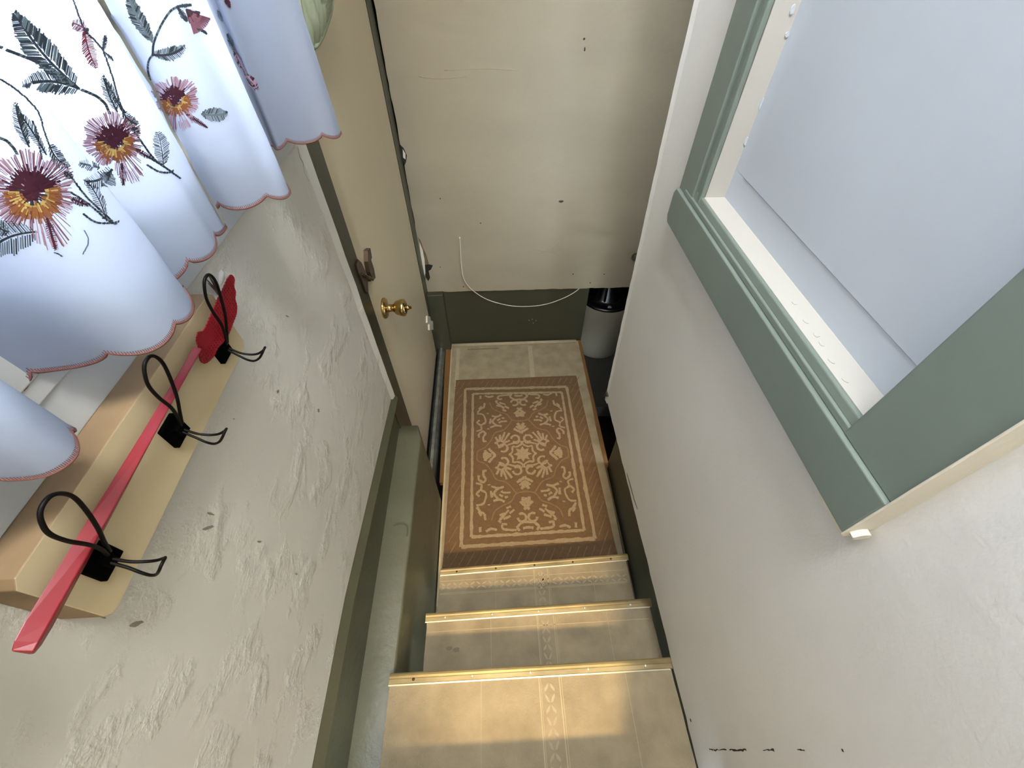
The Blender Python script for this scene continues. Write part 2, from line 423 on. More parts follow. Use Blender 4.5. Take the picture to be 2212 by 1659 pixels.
# plaster repair ridges, nail marks, broken corner
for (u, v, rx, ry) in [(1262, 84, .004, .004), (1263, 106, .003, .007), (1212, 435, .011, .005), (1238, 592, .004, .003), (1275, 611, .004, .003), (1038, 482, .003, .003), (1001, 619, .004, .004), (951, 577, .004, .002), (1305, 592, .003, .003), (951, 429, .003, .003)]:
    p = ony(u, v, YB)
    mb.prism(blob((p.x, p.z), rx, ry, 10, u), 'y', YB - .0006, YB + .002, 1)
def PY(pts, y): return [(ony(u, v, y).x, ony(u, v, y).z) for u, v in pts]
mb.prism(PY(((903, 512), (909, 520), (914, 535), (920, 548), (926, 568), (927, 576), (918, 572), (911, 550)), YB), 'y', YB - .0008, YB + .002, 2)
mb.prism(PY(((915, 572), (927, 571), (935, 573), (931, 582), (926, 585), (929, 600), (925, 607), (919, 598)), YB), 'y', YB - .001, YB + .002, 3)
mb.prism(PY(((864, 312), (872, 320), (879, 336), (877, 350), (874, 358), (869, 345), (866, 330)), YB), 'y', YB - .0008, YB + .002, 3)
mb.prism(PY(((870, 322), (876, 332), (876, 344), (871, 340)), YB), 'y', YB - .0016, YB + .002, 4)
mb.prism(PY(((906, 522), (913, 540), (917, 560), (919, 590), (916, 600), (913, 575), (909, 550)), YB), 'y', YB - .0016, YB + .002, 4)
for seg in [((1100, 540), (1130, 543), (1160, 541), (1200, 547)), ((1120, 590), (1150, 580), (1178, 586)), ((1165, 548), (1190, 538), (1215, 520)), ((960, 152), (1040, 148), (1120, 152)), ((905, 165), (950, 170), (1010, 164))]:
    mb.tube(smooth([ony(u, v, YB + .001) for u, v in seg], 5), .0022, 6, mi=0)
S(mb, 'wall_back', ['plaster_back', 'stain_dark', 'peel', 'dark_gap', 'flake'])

# green boards below the back wall
mb = MB()
xg = ony(1262, 690, YB + .012).x
mb.box(-.33, xg, YB + .012, YB + .05, -2.4, zb + .03)
for (u, v) in ((1143, 692), (1150, 690), (1158, 693), (1152, 698)):
    p = ony(u, v, YB + .0115); mb.prism(blob((p.x, p.z), .0025, .002, 8, u), 'y', YB + .0112, YB + .013, 1)
S(mb, 'baseboard_back', ['green_dark', 'flake'], .001)
mb = MB()
a = ony(957, 640, YB - .03)
mb.box(XL - .05, a.x, YB - .035, YB + .012, ZF, zb + .004)
S(mb, 'trim_4', 'green_dark', .003)

# ---- right wall (recessed framed hatch with white panel)
mb = MB()
far_b, far_t = (0.962, -1.235), (1.135, CEIL)
HY0, HY1, HZ0, HZ1 = 0.238, 0.738, -0.364, 0.60
zr = -1.222
lowR = jit((-2.2, zr), (far_b[0], zr - .014), 170, .0045, 21)
mb.prism(lowR + [(1.045, HZ0), (-2.2, HZ0)], 'x', XR, XR + .10)
mb.prism([(-2.2, HZ0), (HY0, HZ0), (HY0, CEIL), (-2.2, CEIL)], 'x', XR, XR + .10)
mb.prism([(HY1, HZ0), (1.045, HZ0)] + jit((1.045, HZ0), (1.135, CEIL), 40, .003, 22)[1:] + [(HY1, CEIL)], 'x', XR, XR + .10)
mb.prism([(HY0, HZ1), (HY1, HZ1), (HY1, CEIL), (HY0, CEIL)], 'x', XR, XR + .10)
# corner bead lip on the far edge
edge = jit((far_b[0] + .004, far_b[1] - .012), (1.045, HZ0), 60, .004, 23) + jit((1.045, HZ0), (1.135, CEIL), 60, .004, 24)[1:]
for i in range(len(edge) - 1):
    (y0, z0), (y1, z1) = edge[i], edge[i + 1]
    mb.add([(XR + .0005, y0 - .028, z0), (XR + .0005, y1 - .028, z1), (XR - .003, y1 - .006, z1), (XR - .003, y0 - .006, z0), (XR + .004, y1 + .002, z1), (XR + .004, y0 + .002, z0)], [(0, 1, 2, 3), (3, 2, 4, 5)], 0)
p = [onx(u, v, XR - .006) for u, v in ((1303, 858), (1312, 840), (1314, 855))]
mb.prism([(onx(u, v, XR).y, onx(u, v, XR).z) for u, v in ((1308, 856), (1313, 845), (1315, 857))], 'x', XR - .0075, XR + .002, 2)
# damaged seam near the camera side
for (u0, u1) in ((1532, 1540), (1541, 1571), (1576, 1612), (1648, 1672), (1722, 1738), (1818, 1824)):
    mb.ribbon([onx(u, 1620 + random.uniform(-1.5, 1.5), XR - .0004) for u in range(u0, u1 + 1, 4)], .0022, (-1, 0, 0), 2, jit=.7)
p = onx(1492, 1556, XR); mb.prism(blob((p.y, p.z), .003, .003, 8, 3), 'x', XR - .0005, XR + .002, 2)
mb.ribbon([onx(u, v, XR - .0006) for u, v in ((1354, 1022), (1362, 1050), (1370, 1080), (1377, 1100))], .005, (-1, 0, 0), 2, jit=.3)
S(mb, 'wall_right', ['plaster_smooth', 'plaster_edge', 'stain_dark'])

# green lower wall under the right wall
mb = MB()
mb.box(.512, .56, -2.2, .995, -2.6, -1.19)
mb.box(XR + .10, .56, -2.2, .995, -1.215, -1.19)
S(mb, 'baseboard_right', 'green_dark')

# hatch: casing boards, reveal, frame, panel
w1 = MB()
w1.box(XR + .034, XR + .050, HY0 - .02, HY1 + .01, HZ0 - .02, HZ1, 0)
_a, _b = onx(1608, 385, XR + .0262), onx(1965, 775, XR + .0262)
w1.box(XR + .0245, XR + .040, HY0 - .02, _a.y - .0016, (_a.z + _b.z) / 2 + .0016, HZ1, 0)
win = w1.build('window_1', 'panel_white', None, 0, 'structure')
fr = MB()
pa = onx(1608, 385, XR + .026); pb = onx(1965, 775, XR + .026)
fy1, fz, fy0 = pa.y, (pa.z + pb.z) / 2, pb.y - .02
fr.box(XR + .026, XR + .044, HY0 - .02, HY1 + .01, HZ0 - .02, fz)
fr.box(XR + .026, XR + .044, fy1, HY1 + .01, fz, HZ1)
fr.box(XR + .026, XR + .044, HY0 - .02, _b.y - .04, fz, HZ1)
fr.build('window_frame', 'panel_white', win, .0006)
rv = MB()
rv.box(.3895, XR + .04, HY1 - .0005, HY1 + .03, HZ0 - .006, HZ1)
rv.prism([(HY0 - .01, HZ0 + .001), (HY1 + .01, HZ0 + .001), (HY1 + .01, HZ0 - .010), (HY0 - .01, HZ0 - .010)], 'x', .3875, XR + .04)
# ragged paint line where cream meets green, and peeling flakes on the far reveal
for (u, v, r) in ((1712, 20, .5), (1700, 75, .3), (1662, 190, .6), (1655, 210, .9), (1644, 225, .7), (1612, 305, .6)):
    p = ony(u, v, HY1 - .001); rv.prism(blob((p.x, p.z), .0028, .011 * r, 9, u), 'y', HY1 - .0022, HY1, 1)
for (u, v) in ((1715, 655), (1740, 695), (1762, 725), (1775, 745), (1795, 780), (1825, 822)):
    p = onz(u, v, HZ0); rv.prism(blob((p.x, p.y), .0035, .005, 9, u), 'z', HZ0 + .001, HZ0 + .0018, 0)
rv.build('window_reveal', ['reveal_paint', 'panel_white'], win)
def casing(mb, ya, yb, za, zb_, xf, jn=0):
    mb.prism([(ya, za), (yb, za), (yb, zb_), (ya, zb_)], 'x', xf, XR, 0)
mb = MB()                                              # far jamb with a quirk line near its inner edge
mb.box(.378, XR + .002, HY1 + .026, .832, -.405, HZ1)
mb.box(.383, .3885, HY1 + .012, HY1 + .026, -.39, HZ1)
mb.prism(jit((HY1 - .002, -.38), (HY1 - .002, HZ1), 70, .0012, 35)[::-1] + [(HY1 + .012, -.38), (HY1 + .012, HZ1)], 'x', .380, .3885)
S(mb, 'trim_5', 'green', .0025)
mb = MB()                                              # bottom board
c1 = [(.838, -.389), (.838, -.440), (.832, -.455)] + [(.154, -.459)] + [(.154, -.382)]
mb.prism([(.154, -.459), (.826, -.459), (.836, -.447), (.836, -.398), (.828, -.386), (.154, -.386)], 'x', .371, XR)
mb.box(.3765, .3885, .156, .80, -.3865, -.3755)
mb.prism([(.3795, HZ0 - .013), (.3885, HZ0 - .013), (.3885, HZ0 + .0012), (.382, HZ0 + .0012)], 'y', .158, .762)
S(mb, 'trim_6', 'green', .0025)
mb = MB()                                              # near jamb
mb.prism(jit((.1545, -.386), (.1545, HZ1), 40, .0012, 33)[::-1] + [(HY0, -.386), (HY0, HZ1)], 'x', .376, XR)
S(mb, 'trim_7', 'green', .002)
mb = MB()                                              # cream painted side of the casing
side = jit((.371, -.460), (.372, HZ1), 30, .0008, 34)
mb.prism(side + [(XR + .001, HZ1), (XR + .001, -.466), (.376, -.4655)], 'y', .1525, .1548)
mb.box(.374, XR, .1530, .20, -.4655, -.4585)
for z in (-.452,):
    mb.prism(blob((.386, z), .011, .006, 12, 2), 'y', .146, .154)
S(mb, 'trim_8', 'plaster_edge', .0008)

# ---- window in the left wall (behind the curtain)
mb = MB()
mb.box(XL - .092, XL - .088, WY0, WY1, WZ0, WZ1)
wn = mb.build('window_2', 'glass', None, 0, 'structure')
mb = MB()
for (a, b, c, d) in ((WY0, WY1, WZ0, WZ0 + .035), (WY0, WY1, WZ1 - .04, WZ1), (WY0, WY0 + .04, WZ0, WZ1), (WY1 - .04, WY1, WZ0, WZ1), (.355, .380, WZ0, WZ1)):
    mb.box(XL - .10, XL - .07, a, b, c, d)
mb.build('window_frame', 'white_paint', wn, .002)
mb = MB()
mb.box(XL - .09, XL + .012, WY0 - .03, WY1 + .03, WZ0 - .018, WZ0)
mb.build('window_sill', 'apron_white', wn, .003)
mb = MB()                                              # white board below the sill
zb1 = -.289
mb.prism(jit((-.7, zb1), (.84, zb1 - .006), 50, .0008, 41) + [(.84, WZ0 - .018), (-.7, WZ0 - .018)], 'x', XL - .01, XL + .007)
mb.box(XL, XL + .0095, -.7, .76, -.252, -.236); mb.box(XL, XL + .011, -.7, .77, -.236, WZ0 - .018)
S(mb, 'trim_9', 'apron_white', .0015)

# ---- shell that closes the stairwell and the upper room
mb = MB(); mb.box(-2.2, 2.2, -3.2, 3.0, CEIL, CEIL + .06); S(mb, 'ceiling', 'plaster_smooth')
mb = MB()
mb.box(-1.6, 1.6, -3.2, -3.1, -1.1, CEIL); S(mb, 'wall_rear', 'plaster_smooth')
mb = MB(); mb.box(XL - .10, XL, -3.1, -2.2, -1.1, CEIL); S(mb, 'wall_rear_left', 'plaster_smooth')
mb = MB(); mb.box(XR, XR + .10, -3.1, -2.2, -1.1, CEIL); S(mb, 'wall_rear_right', 'plaster_smooth')
mb = MB(); mb.box(.168, XR, -.40, -.34, -1.1, CEIL); S(mb, 'wall_shadow_caster', 'plaster_smooth')  # unseen blocker, added to cut off the warm patch on the treads
mb = MB(); mb.box(XL - .10, XR + .10, -3.12, -.42, -.95, -.882); S(mb, 'floor_upper', 'carpet')
mb = MB(); mb.box(-1.0, 1.6, -2.3, 3.0, -2.70, -2.60); S(mb, 'floor', 'basement')
mb = MB()
mb.box(1.5, 1.56, 1.07, 2.70, -2.6, CEIL); S(mb, 'wall_basement_side', 'basement')
mb = MB(); mb.box(.56, 1.56, 1.0, 1.06, -2.6, CEIL); S(mb, 'wall_basement_front', 'basement')
mb = MB(); mb.box(-.5, 1.56, 2.70, 2.76, -2.6, CEIL); S(mb, 'wall_basement_back', 'basement')
mb = MB(); mb.box(XL - .16, XL - .10, .85, 2.8, -2.6, CEIL); S(mb, 'wall_outside_left', 'basement')
mb = MB(); mb.box(XL - .16, XL - .10, -3.2, .85, -2.6, WZ0 - .02); mb.box(XL - .16, XL - .10, -3.2, WY0, WZ0 - .02, CEIL); mb.box(XL - .16, XL - .10, WY1, .85, WZ0 - .02, CEIL); mb.box(XL - .16, XL - .10, WY0, WY1, WZ1, CEIL)
S(mb, 'wall_outside_near', 'basement')

# ================================================================ STAIRCASE
stair = thing('staircase', 'carpeted staircase of narrow steps with brass edge strips leading down to the landing', 'stairs')
R_ = 0.1843
def nose_y(k, x):   # front edge of step k at x
    if k == 1: return .4815 + (x + .244) * .030
    if k == 2: return .2975 + (x + .253) * .013
    if k == 3: return .1300
    return -.105 - .235 * (k - 4)
LX = {1: -.244, 2: -.253, 3: -.298, 4: -.30, 5: -.30}
RX = {1: .456, 2: .445, 3: .402, 4: .40, 5: .40}
TXL = {1: -.247, 2: -.249, 3: -.296, 4: -.30, 5: -.30}
TXR = {1: .445, 2: .437, 3: .398, 4: .39, 5: .39}
leafpat = [((0, -.5), (.5, .1), (1, .5), (.45, .35)), ((0, .5), (-.5, 1.1), (-1, 1.5), (-.45, 1.35))]
def chain(mb, x, y0, y1, z, wd, mi, vertical=True, mirror=1):
    """leaf chain woven into the carpet runner"""
    st = wd * .82; t = y0
    i = 0
    while t < y1 - st * .6:
        for sgn in (1, -1):
            if i % 2: pts = [(sgn * .04, .0), (sgn * .30, .10), (sgn * .50, .62), (sgn * .48, .86), (sgn * .20, .52)]
            else: pts = [(sgn * .50, .0), (sgn * .52, .30), (sgn * .28, .66), (sgn * .04, .86), (sgn * .16, .34)]
            P2 = []
            for a, b in pts:
                if vertical: P2.append((x + a * wd * .9, t + b * st * .95))
                else: P2.append((t + b * st * .95, x + a * wd * .9))
            vs = [(p[0], (p[1]), z) for p in P2]
            mb.add(vs, [tuple(range(len(vs)))], mi)
        t += st; i += 1
for k in range(1, 6):
    zk = ZF + R_ * k
    yb_ = nose_y(k + 1, 0) - .06
    xl, xr = LX[k], RX[k]
    mb = MB()
    mb.prism([(xl + .006, nose_y(k, xl) - .004), (xr - .004, nose_y(k, xr) - .004), (xr - .004, yb_), (xl + .006, yb_)], 'z', zk - .034, zk - .006)
    tr = mb.build('tread', 'tread_wood', stair)
    mb = MB()
    mb.box(TXL[k] + .01, TXR[k] - .01, nose_y(k, 0) - .045, nose_y(k, 0) - .025, zk - R_ - .01, zk - .034)
    mb.build('riser', 'carpet', stair)
    # carpet on the tread, slightly wavy edges, woven stripe and thin lines
    mb = MB()
    yf = lambda x: nose_y(k, x) - .021
    lf = jit((TXL[k], yb_), (TXL[k], yf(TXL[k])), 12, .002, 50 + k)
    rt = jit((TXR[k], yf(TXR[k])), (TXR[k] + .004, yb_), 12, .002, 60 + k)
    mb.prism(lf + rt, 'z', zk - .006, zk)
    zc = zk + .0004
    xc = .087 + .012 * (k == 3) if k < 4 else .09
    cc = {1: onz(1170, 1270, zk).x, 2: onz(1182, 1390, zk).x, 3: onz(1193, 1560, zk).x}.get(k, .09)
    chain(mb, cc, yb_ + .03, yf(0) - .004, zc, .026, 1)
    for dx, wd in ((-.024, .0022), (-.020, .0010), (.026, .0022), (.031, .0012)):
        mb.ribbon([(cc + dx, yb_ + .01, zc), (cc + dx, yf(0) - .002, zc)], wd, (0, 0, 1), 2)
    for dx in (-.165, .19):
        mb.ribbon([(cc + dx, yb_ + .01, zc), (cc + dx, yf(0) - .002, zc)], .0014, (0, 0, 1), 1)
    if k == 2:
        mb.ribbon([(TXL[k] + .004, yf(0) - .030, zc), (TXR[k] - .01, yf(0) - .026, zc)], .0016, (0, 0, 1), 2)
        for (u, v) in ((970, 1400), (985, 1404)):
            p = onz(u, v, zc); mb.add([(a, b, zc) for a, b in blob((p.x, p.y), .010, .006, 10, u)], [tuple(range(10))], 3)
    if k == 1:
        yy = nose_y(1, 0) - .066
        chain(mb, yy, TXL[k] + .006, TXR[k] - .008, zc, .026, 1, False)
        for dy in (-.022, -.018, .022): mb.ribbon([(TXL[k] + .004, yy + dy - .004, zc), (TXR[k] - .01, yy + dy + .004, zc)], .0018, (0, 0, 1), 2)
    mb.build('tread_carpet', ['carpet', 'carpet_light', 'carpet_edge', 'carpet_stain'], stair, 0)
    # brass nosing with a pale back lip
    mb = MB()
    a0, a1 = nose_y(k, xl), nose_y(k, xr)
    dxr = .006
    sec = [(0.001, -.012), (.003, .002), (.0, .0045), (-.004, .0055), (-.0085, .0040), (-.010, .0045), (-.019, .0042), (-.021, .0030), (-.021, 0.0)]
    for (x0, y0), (x1, y1) in (((xl, a0), (xr, a1)),):
        vs = [(x0, y0 + s_[0], zk + s_[1]) for s_ in sec] + [(x1, y1 + s_[0], zk + s_[1]) for s_ in sec]
        n = len(sec)
        mb.add(vs, [(i, i + 1, i + 1 + n, i + n) for i in range(n - 1)] + [tuple(range(n)), tuple(range(2 * n - 1, n - 1, -1)), (n - 1, 0, n, 2 * n - 1)], 0)
    ns = mb.build('nosing_strip', 'nosing', stair)
    mb = MB()
    mb.add([(xl, a0 - .0205, zk + .0005), (xr - .008, a1 - .0205, zk + .0005), (xr - .008, a1 - .0235, zk + .0005), (xl, a0 - .0235, zk + .0005),
            (xl, a0 - .0205, zk + .0055), (xr - .008, a1 - .0205, zk + .0055), (xr - .008, a1 - .0235, zk + .0045), (xl, a0 - .0235, zk + .0045)],
           [(0, 1, 2, 3), (4, 5, 6, 7), (0, 1, 5, 4), (2, 3, 7, 6), (0, 3, 7, 4), (1, 2, 6, 5)])
    mb.build('nosing_lip', 'nosing_lip', ns)
    if k < 4:
        for i in range(5):
            x = xl + (xr - xl) * (.085 + i * .205)
            mb = MB(); mb.lathe([(0, .0036), (.0012, .0034), (.0020, .0018)], (x, nose_y(k, x) - .012, zk + .004), (0, 0, 1), 10)
            mb.build('screw', 'screw_dark' if (k == 1 or (k == 3 and i == 0)) else 'screw', ns)
# landing platform with its carpet, a bare wood strip on each side
mb = MB()
mb.box(-.279, .503, .38, YB + .01, ZF - .05, ZF - .006)
mb.build('landing_board', 'tread_wood', stair)
mb = MB()
cl = onz(957, 1100, ZF).x; 
Lc = jit((-.281, .38), (-.290, YB + .005), 30, .0015, 71); Rc = jit((.494, YB + .005), (.492, .38), 30, .0025, 72)
mb.prism(Lc + Rc, 'z', ZF - .006, ZF)
mb.ribbon([(-.277, .40, ZF + .0004), (-.286, YB - .01, ZF + .0004)], .008, (0, 0, 1), 2, jit=.2)
for yq, hh in ((YB - .02, 0),):
    mb.tube([(x, YB - .004, ZF + .004) for x in (-.285, -.1, .1, .3, .48)], .011, 10, mi=1)
mb.ribbon([(onz(1146, 760, ZF).x, YB - .03, ZF + .0005), (onz(1150, 815, ZF).x, 1.5, ZF + .0005)], .026, (0, 0, 1), 1, jit=.1)
mb.ribbon([(-.245, YB - .03, ZF + .0005), (-.245, 1.5, ZF + .0005)], .02, (0, 0, 1), 1, jit=.1)
mb.ribbon([(-.19, YB - .04, ZF + .0006), (.0, YB - .038, ZF + .0006)], .010, (0, 0, 1), 3, jit=.3)
mb.build('landing_carpet', ['carpet', 'carpet_light', 'carpet_edge', 'carpet_stain'], stair)
mb = MB()
mb.prism([(.493, .98), (.515, .985), (.512, YB + .01), (.495, YB + .01)], 'z', ZF - .03, ZF - .002)
mb.build('landing_edge_strip', 'wood_strip', stair, .001)
rebase(stair, (0, .9, ZF))

# wood strip and metal threshold along the door
mb = MB()
mb.prism([(-.302, .93), (-.2835, .93), (-.2915, YB - .035), (-.322, YB - .035)], 'z', ZF - .03, ZF + .001)
for y in (1.12, 1.3, 1.52): mb.lathe([(0, .003), (.0006, .003)], (-.299, y, ZF + .001), (0, 0, 1), 8, mi=1)
o = mb.build('threshold_strip', ['wood_strip', 'screw_dark'], None, .001)
tag(o, 'narrow brown wooden floor strip between the metal door sill and the rug', 'wood strip')
mb = MB()
mb.prism([(XL - .004, ZF - .02), (XL - .004, ZF + .012), (-.352, ZF + .022), (-.338, ZF + .020), (-.325, ZF + .004), (-.322, ZF - .02)], 'y', .92, YB - .036)
o = mb.build('door_sill', 'galv', None, .001)
tag(o, 'scuffed grey metal sill running along the foot of the beige door', 'door sill')

# ================================================================ RUG
rug = MB()
ZR = ZF + .0085
c = [onz(u, v, ZR) for u, v in ((985, 820), (1245, 812))]
ry1 = (c[0].y + c[1].y) / 2; rx0, rx1 = c[0].x, c[1].x
bx0, bx1 = onz(957, 1200, ZR).x, onz(1333, 1190, ZR).x
ry0 = .500
NX, NY = 26, 40
def rz(x, y):
    z = ZR
    d = y - ry0
    if d < .10: z += .020 * (1 - d / .10) ** 1.6
    return z + .0015 * noise.noise(Vector((x * 6, y * 6, 1)))
def rxy(s, t):
    y = ry0 + (ry1 - ry0) * t
    a = bx0 + (rx0 - bx0) * t; b = bx1 + (rx1 - bx1) * t
    return a + (b - a) * s, y
vs = []
for j in range(NY + 1):
    for i in range(NX + 1):
        x, y = rxy(i / NX, j / NY); vs.append((x, y, rz(x, y)))
K = NX + 1
rug.add(vs, [(j * K + i, j * K + i + 1, (j + 1) * K + i + 1, (j + 1) * K + i) for j in range(NY) for i in range(NX)], 0, True)
rim = [j * K for j in range(NY + 1)] + [NY * K + i for i in range(1, K)] + [j * K + NX for j in range(NY - 1, -1, -1)] + [i for i in range(NX - 1, 0, -1)]
rv_ = [vs[i] for i in rim]; n = len(rv_)
rug.add(rv_ + [(x, y, max(ZF + .0005, z - .008)) for x, y, z in rv_], [(i, (i + 1) % n, (i + 1) % n + n, i + n) for i in range(n)], 0)
def RP(cx_, cy_):       # point of the pattern (measured in a 3.19x enlargement of the rug) on the rug
    p = onz(900 + cx_ / 3.19, 730 + cy_ / 3.19, ZR + .001)
    return Vector((p.x, p.y, rz(p.x, p.y) + .0012))
def rline(pts, w=.010, mi=1, n=6, closed=False, j=.22, sm=True):
    if w < .0125: w *= 1.22
    P = [RP(*p) for p in pts] if not isinstance(pts[0], Vector) else pts
    Q = smooth(P, n, closed) if sm else P
    if closed: Q = Q + [Q[0]]
    Q = [Vector((q.x, q.y, rz(q.x, q.y) + .0012)) for q in Q]
    rug.ribbon(Q, w, (0, 0, 1), mi, jit=j)
def seg_line(a, b, w, mi=1, n=40, j=.25):
    A, B = RP(*a), RP(*b); rline([A.lerp(B, t / n) for t in range(n + 1)], w, mi, 1, False, j, False)
OF = ((335, 352), (1033, 337), (1230, 1383), (308, 1440)); IF = ((388, 385), (1000, 374), (1155, 1325), (377, 1372))
for Q, wd in ((OF, .016), (IF, .013)):
    for i in range(4): seg_line(Q[i], Q[(i + 1) % 4], wd)
ctr = RP(725, 800)
# half measures of the inner field
hx = (RP(1080, 800).x - RP(383, 800).x) / 2; cx0 = (RP(1080, 800).x + RP(383, 800).x) / 2
cyy = ctr.y
def mir(pts, w=.009, mi=1, closed=False, quad=True, n=5):
    """pts are traced in the far right quarter; repeated on the four quarters"""
    base = [RP(*p) for p in pts]
    for sx in (1, -1):
        for sy in ((1, -1) if quad else (1,)):
            rline([Vector((cx0 + sx * (b.x - cx0), cyy + sy * (b.y - cyy), 0)) for b in base], w, mi, n, closed)
def ring(cx_, cy_, r, w=.009):
    c = RP(cx_, cy_)
    for sx in (1, -1):
        for sy in (1, -1):
            P = [Vector((cx0 + sx * (c.x - cx0 + r * math.cos(a)), cyy + sy * (c.y - cyy + r * math.sin(a)), 0)) for a in [i * math.pi / 7 for i in range(13)]]
            rline(P, w, 1, 2)
# star
P = []
for i in range(16):
    a = math.pi * i / 8; r = .046 if i % 2 == 0 else .027
    P.append((cx0 + r * math.cos(a) * 1.0, cyy + r * math.sin(a), rz(cx0, cyy) + .0018))
P.append((cx0, cyy, rz(cx0, cyy) + .0018))
rug.add(P, [(i, (i + 1) % 16, 16) for i in range(16)], 1)
mir([(715, 712), (738, 736), (768, 748), (795, 745), (800, 776), (826, 803)], .008)
ring(768, 692, .020); ring(858, 748, .021)
mir([(740, 700), (752, 722), (790, 722), (826, 730)], .007)
mir([(832, 700), (850, 725), (880, 740), (900, 700)], .006)
for q in (((858, 712), (800, 648)), ((866, 705), (832, 640)), ((872, 702), (868, 655)), ((884, 706), (900, 668)), ((892, 716), (912, 706)), ((856, 716), (806, 700))): mir(q, .009)
# tulips on the long axis and on the cross axis
mir([(708, 655), (738, 640), (768, 622)], .013); mir([(708, 632), (726, 606), (738, 585)], .012); mir([(704, 628), (704, 592)], .012); mir([(728, 625), (752, 606)], .009)
mir([(692, 482), (718, 500), (748, 520)], .013); mir([(694, 500), (712, 540)], .012); mir([(693, 505), (693, 545)], .012); mir([(714, 510), (736, 535)], .009)
mir([(918, 792), (945, 762), (958, 742)], .013); mir([(948, 790), (978, 770), (985, 752)], .012); mir([(960, 793), (1005, 793)], .012); mir([(968, 782), (1000, 772)], .009)
# thin ogee lines
mir([(698, 575), (770, 560), (800, 520), (850, 498), (892, 470), (905, 430)], .005, 2)
mir([(770, 562), (830, 620), (900, 640), (935, 690), (985, 735), (1035, 755), (1045, 795)], .005, 2)
# mid palmettes
for q in (((806, 566), (848, 566), (862, 575)), ((838, 518), (870, 530), (905, 522)), ((848, 598), (884, 590), (926, 600)), ((880, 535), (905, 562), (880, 590)), ((820, 545), (838, 540)), ((915, 540), (925, 575)), ((850, 545), (872, 556))): mir(q, .009)
# border scrolls
mir([(940, 430), (950, 458), (972, 468), (998, 492)], .009); mir([(965, 450), (985, 470)], .008)
mir([(1003, 500), (962, 510), (952, 560), (985, 580), (988, 608), (1024, 618)], .008)
mir([(990, 545), (1010, 560), (990, 580)], .008)
mir([(966, 690), (985, 690), (982, 660), (966, 640), (980, 622), (1010, 640), (1012, 662)], .009)
mir([(928, 500), (930, 506)], .010); mir([(940, 605), (942, 612)], .010)
# end motifs
ring(736, 443, .019)
mir([(690, 424), (735, 420), (760, 400), (748, 384)], .009); mir([(700, 400), (730, 395)], .009)
mir([(765, 388), (790, 388), (838, 392), (842, 412), (818, 412)], .009)
mir([(872, 388), (905, 392), (930, 380)], .009); mir([(960, 378), (965, 400)], .009)
for q in (((812, 478), (860, 432)), ((800, 450), (840, 436)), ((780, 480), (806, 462)), ((826, 486), (800, 496)), ((834, 462), (862, 452)), ((852, 420), (866, 430))): mir(q, .009)
# slanting hairlines in the outer border
def inq(x, y, Q):
    r = False; pts = [RP(*q) for q in Q]; m = len(pts)
    for i in range(m):
        a, b = pts[i], pts[(i + 1) % m]
        if (a.y > y) != (b.y > y) and x < (b.x - a.x) * (y - a.y) / (b.y - a.y) + a.x: r = not r
    return r
OUT = ((322, 340), (1046, 322), (1250, 1400), (292, 1455))
for i in range(-40, 80):
    x0 = rx0 + i * .034
    run = []
    for kx in range(0, 70):
        x = x0 + kx * .012; y = ry0 + .012 + kx * .022
        ok = min(rx0, bx0) + .012 < x < max(rx1, bx1) - .014 and y < ry1 - .008 and not inq(x, y, OUT)
        if ok: run.append(Vector((x, y, 0)))
        elif len(run) > 1:
            rline(run, .0028, 2, 1, False, .5, False); run = []
        else: run = []
    if len(run) > 1: rline(run, .0028, 2, 1, False, .5, False)
o = rug.build('rug', ['rug', 'rug_light', 'rug_mid'], None, 0, None, False)
tag(o, 'brown rectangular rug with tan floral scroll pattern on the landing carpet', 'rug')

# ================================================================ HOOK RACK
rack = thing('coat_rack', 'pale wooden wall rack with three black wire hooks below the curtain', 'coat rack')
mb = MB()
bz0, bz1 = -.372, -.292
mb.prism([(.089, bz0 - .004), (.092, bz0 - .010), (.098, bz0 - .0125), (.396, bz0 - .004), (.402, bz0 + .002), (.403, bz1 - .006), (.397, bz1), (.095, bz1), (.089, bz1 - .006)], 'x', XL, -.325, 0, 1)
mb.build('board', ['ply', 'ply_edge'], rack, .0008)
def hook(y):
    mb = MB(); mb.box(-.3255, -.3195, y - .012, y + .012, -.356, -.329); mb.box(-.321, -.314, y - .005, y + .005, -.349, -.336)
    pl_ = mb.build('hook_plate', 'black_matt', rack, .001)
    def loop(prof, yc, r):
        P = []
        m_ = len(prof) - 1
        for i_, (x, z, wy) in enumerate(prof): P.append((x, y + yc[0] + (yc[1] - yc[0]) * i_ / m_ + wy, z))
        for i_, (x, z, wy) in reversed(list(enumerate(prof))): P.append((x, y + yc[0] + (yc[1] - yc[0]) * i_ / m_ - wy, z))
        P = smooth(P, 6)
        m = MB(); m.tube(P, r, 8); return m
    # upper loop: two wires rise from the plate, spread and close
    up = [(-.315, -.338, .0015), (-.308, -.322, .0025), (-.301, -.303, .006), (-.297, -.284, .0105), (-.293, -.266, .0125), (-.290, -.254, .0095), (-.2885, -.2475, .004)]
    loop(up, (.004, .004), .00155).build('upper_loop', 'black_metal', pl_)
    dn = [(-.315, -.343, .0015), (-.306, -.351, .0022), (-.297, -.3555, .0042), (-.288, -.3555, .0058), (-.279, -.350, .0064), (-.2725, -.343, .0050), (-.2695, -.339, .0020)]
    loop(dn, (.0, -.006), .0013).build('lower_loop', 'black_metal', pl_)
    return pl_
h0 = hook(.122)
for y in (.246, .360):
    c_ = h0.copy(); COL.objects.link(c_); c_.parent = rack; c_.location = (0, y - .122, 0)
    for ch in list(h0.children):
        d_ = ch.copy(); COL.objects.link(d_); d_.parent = c_
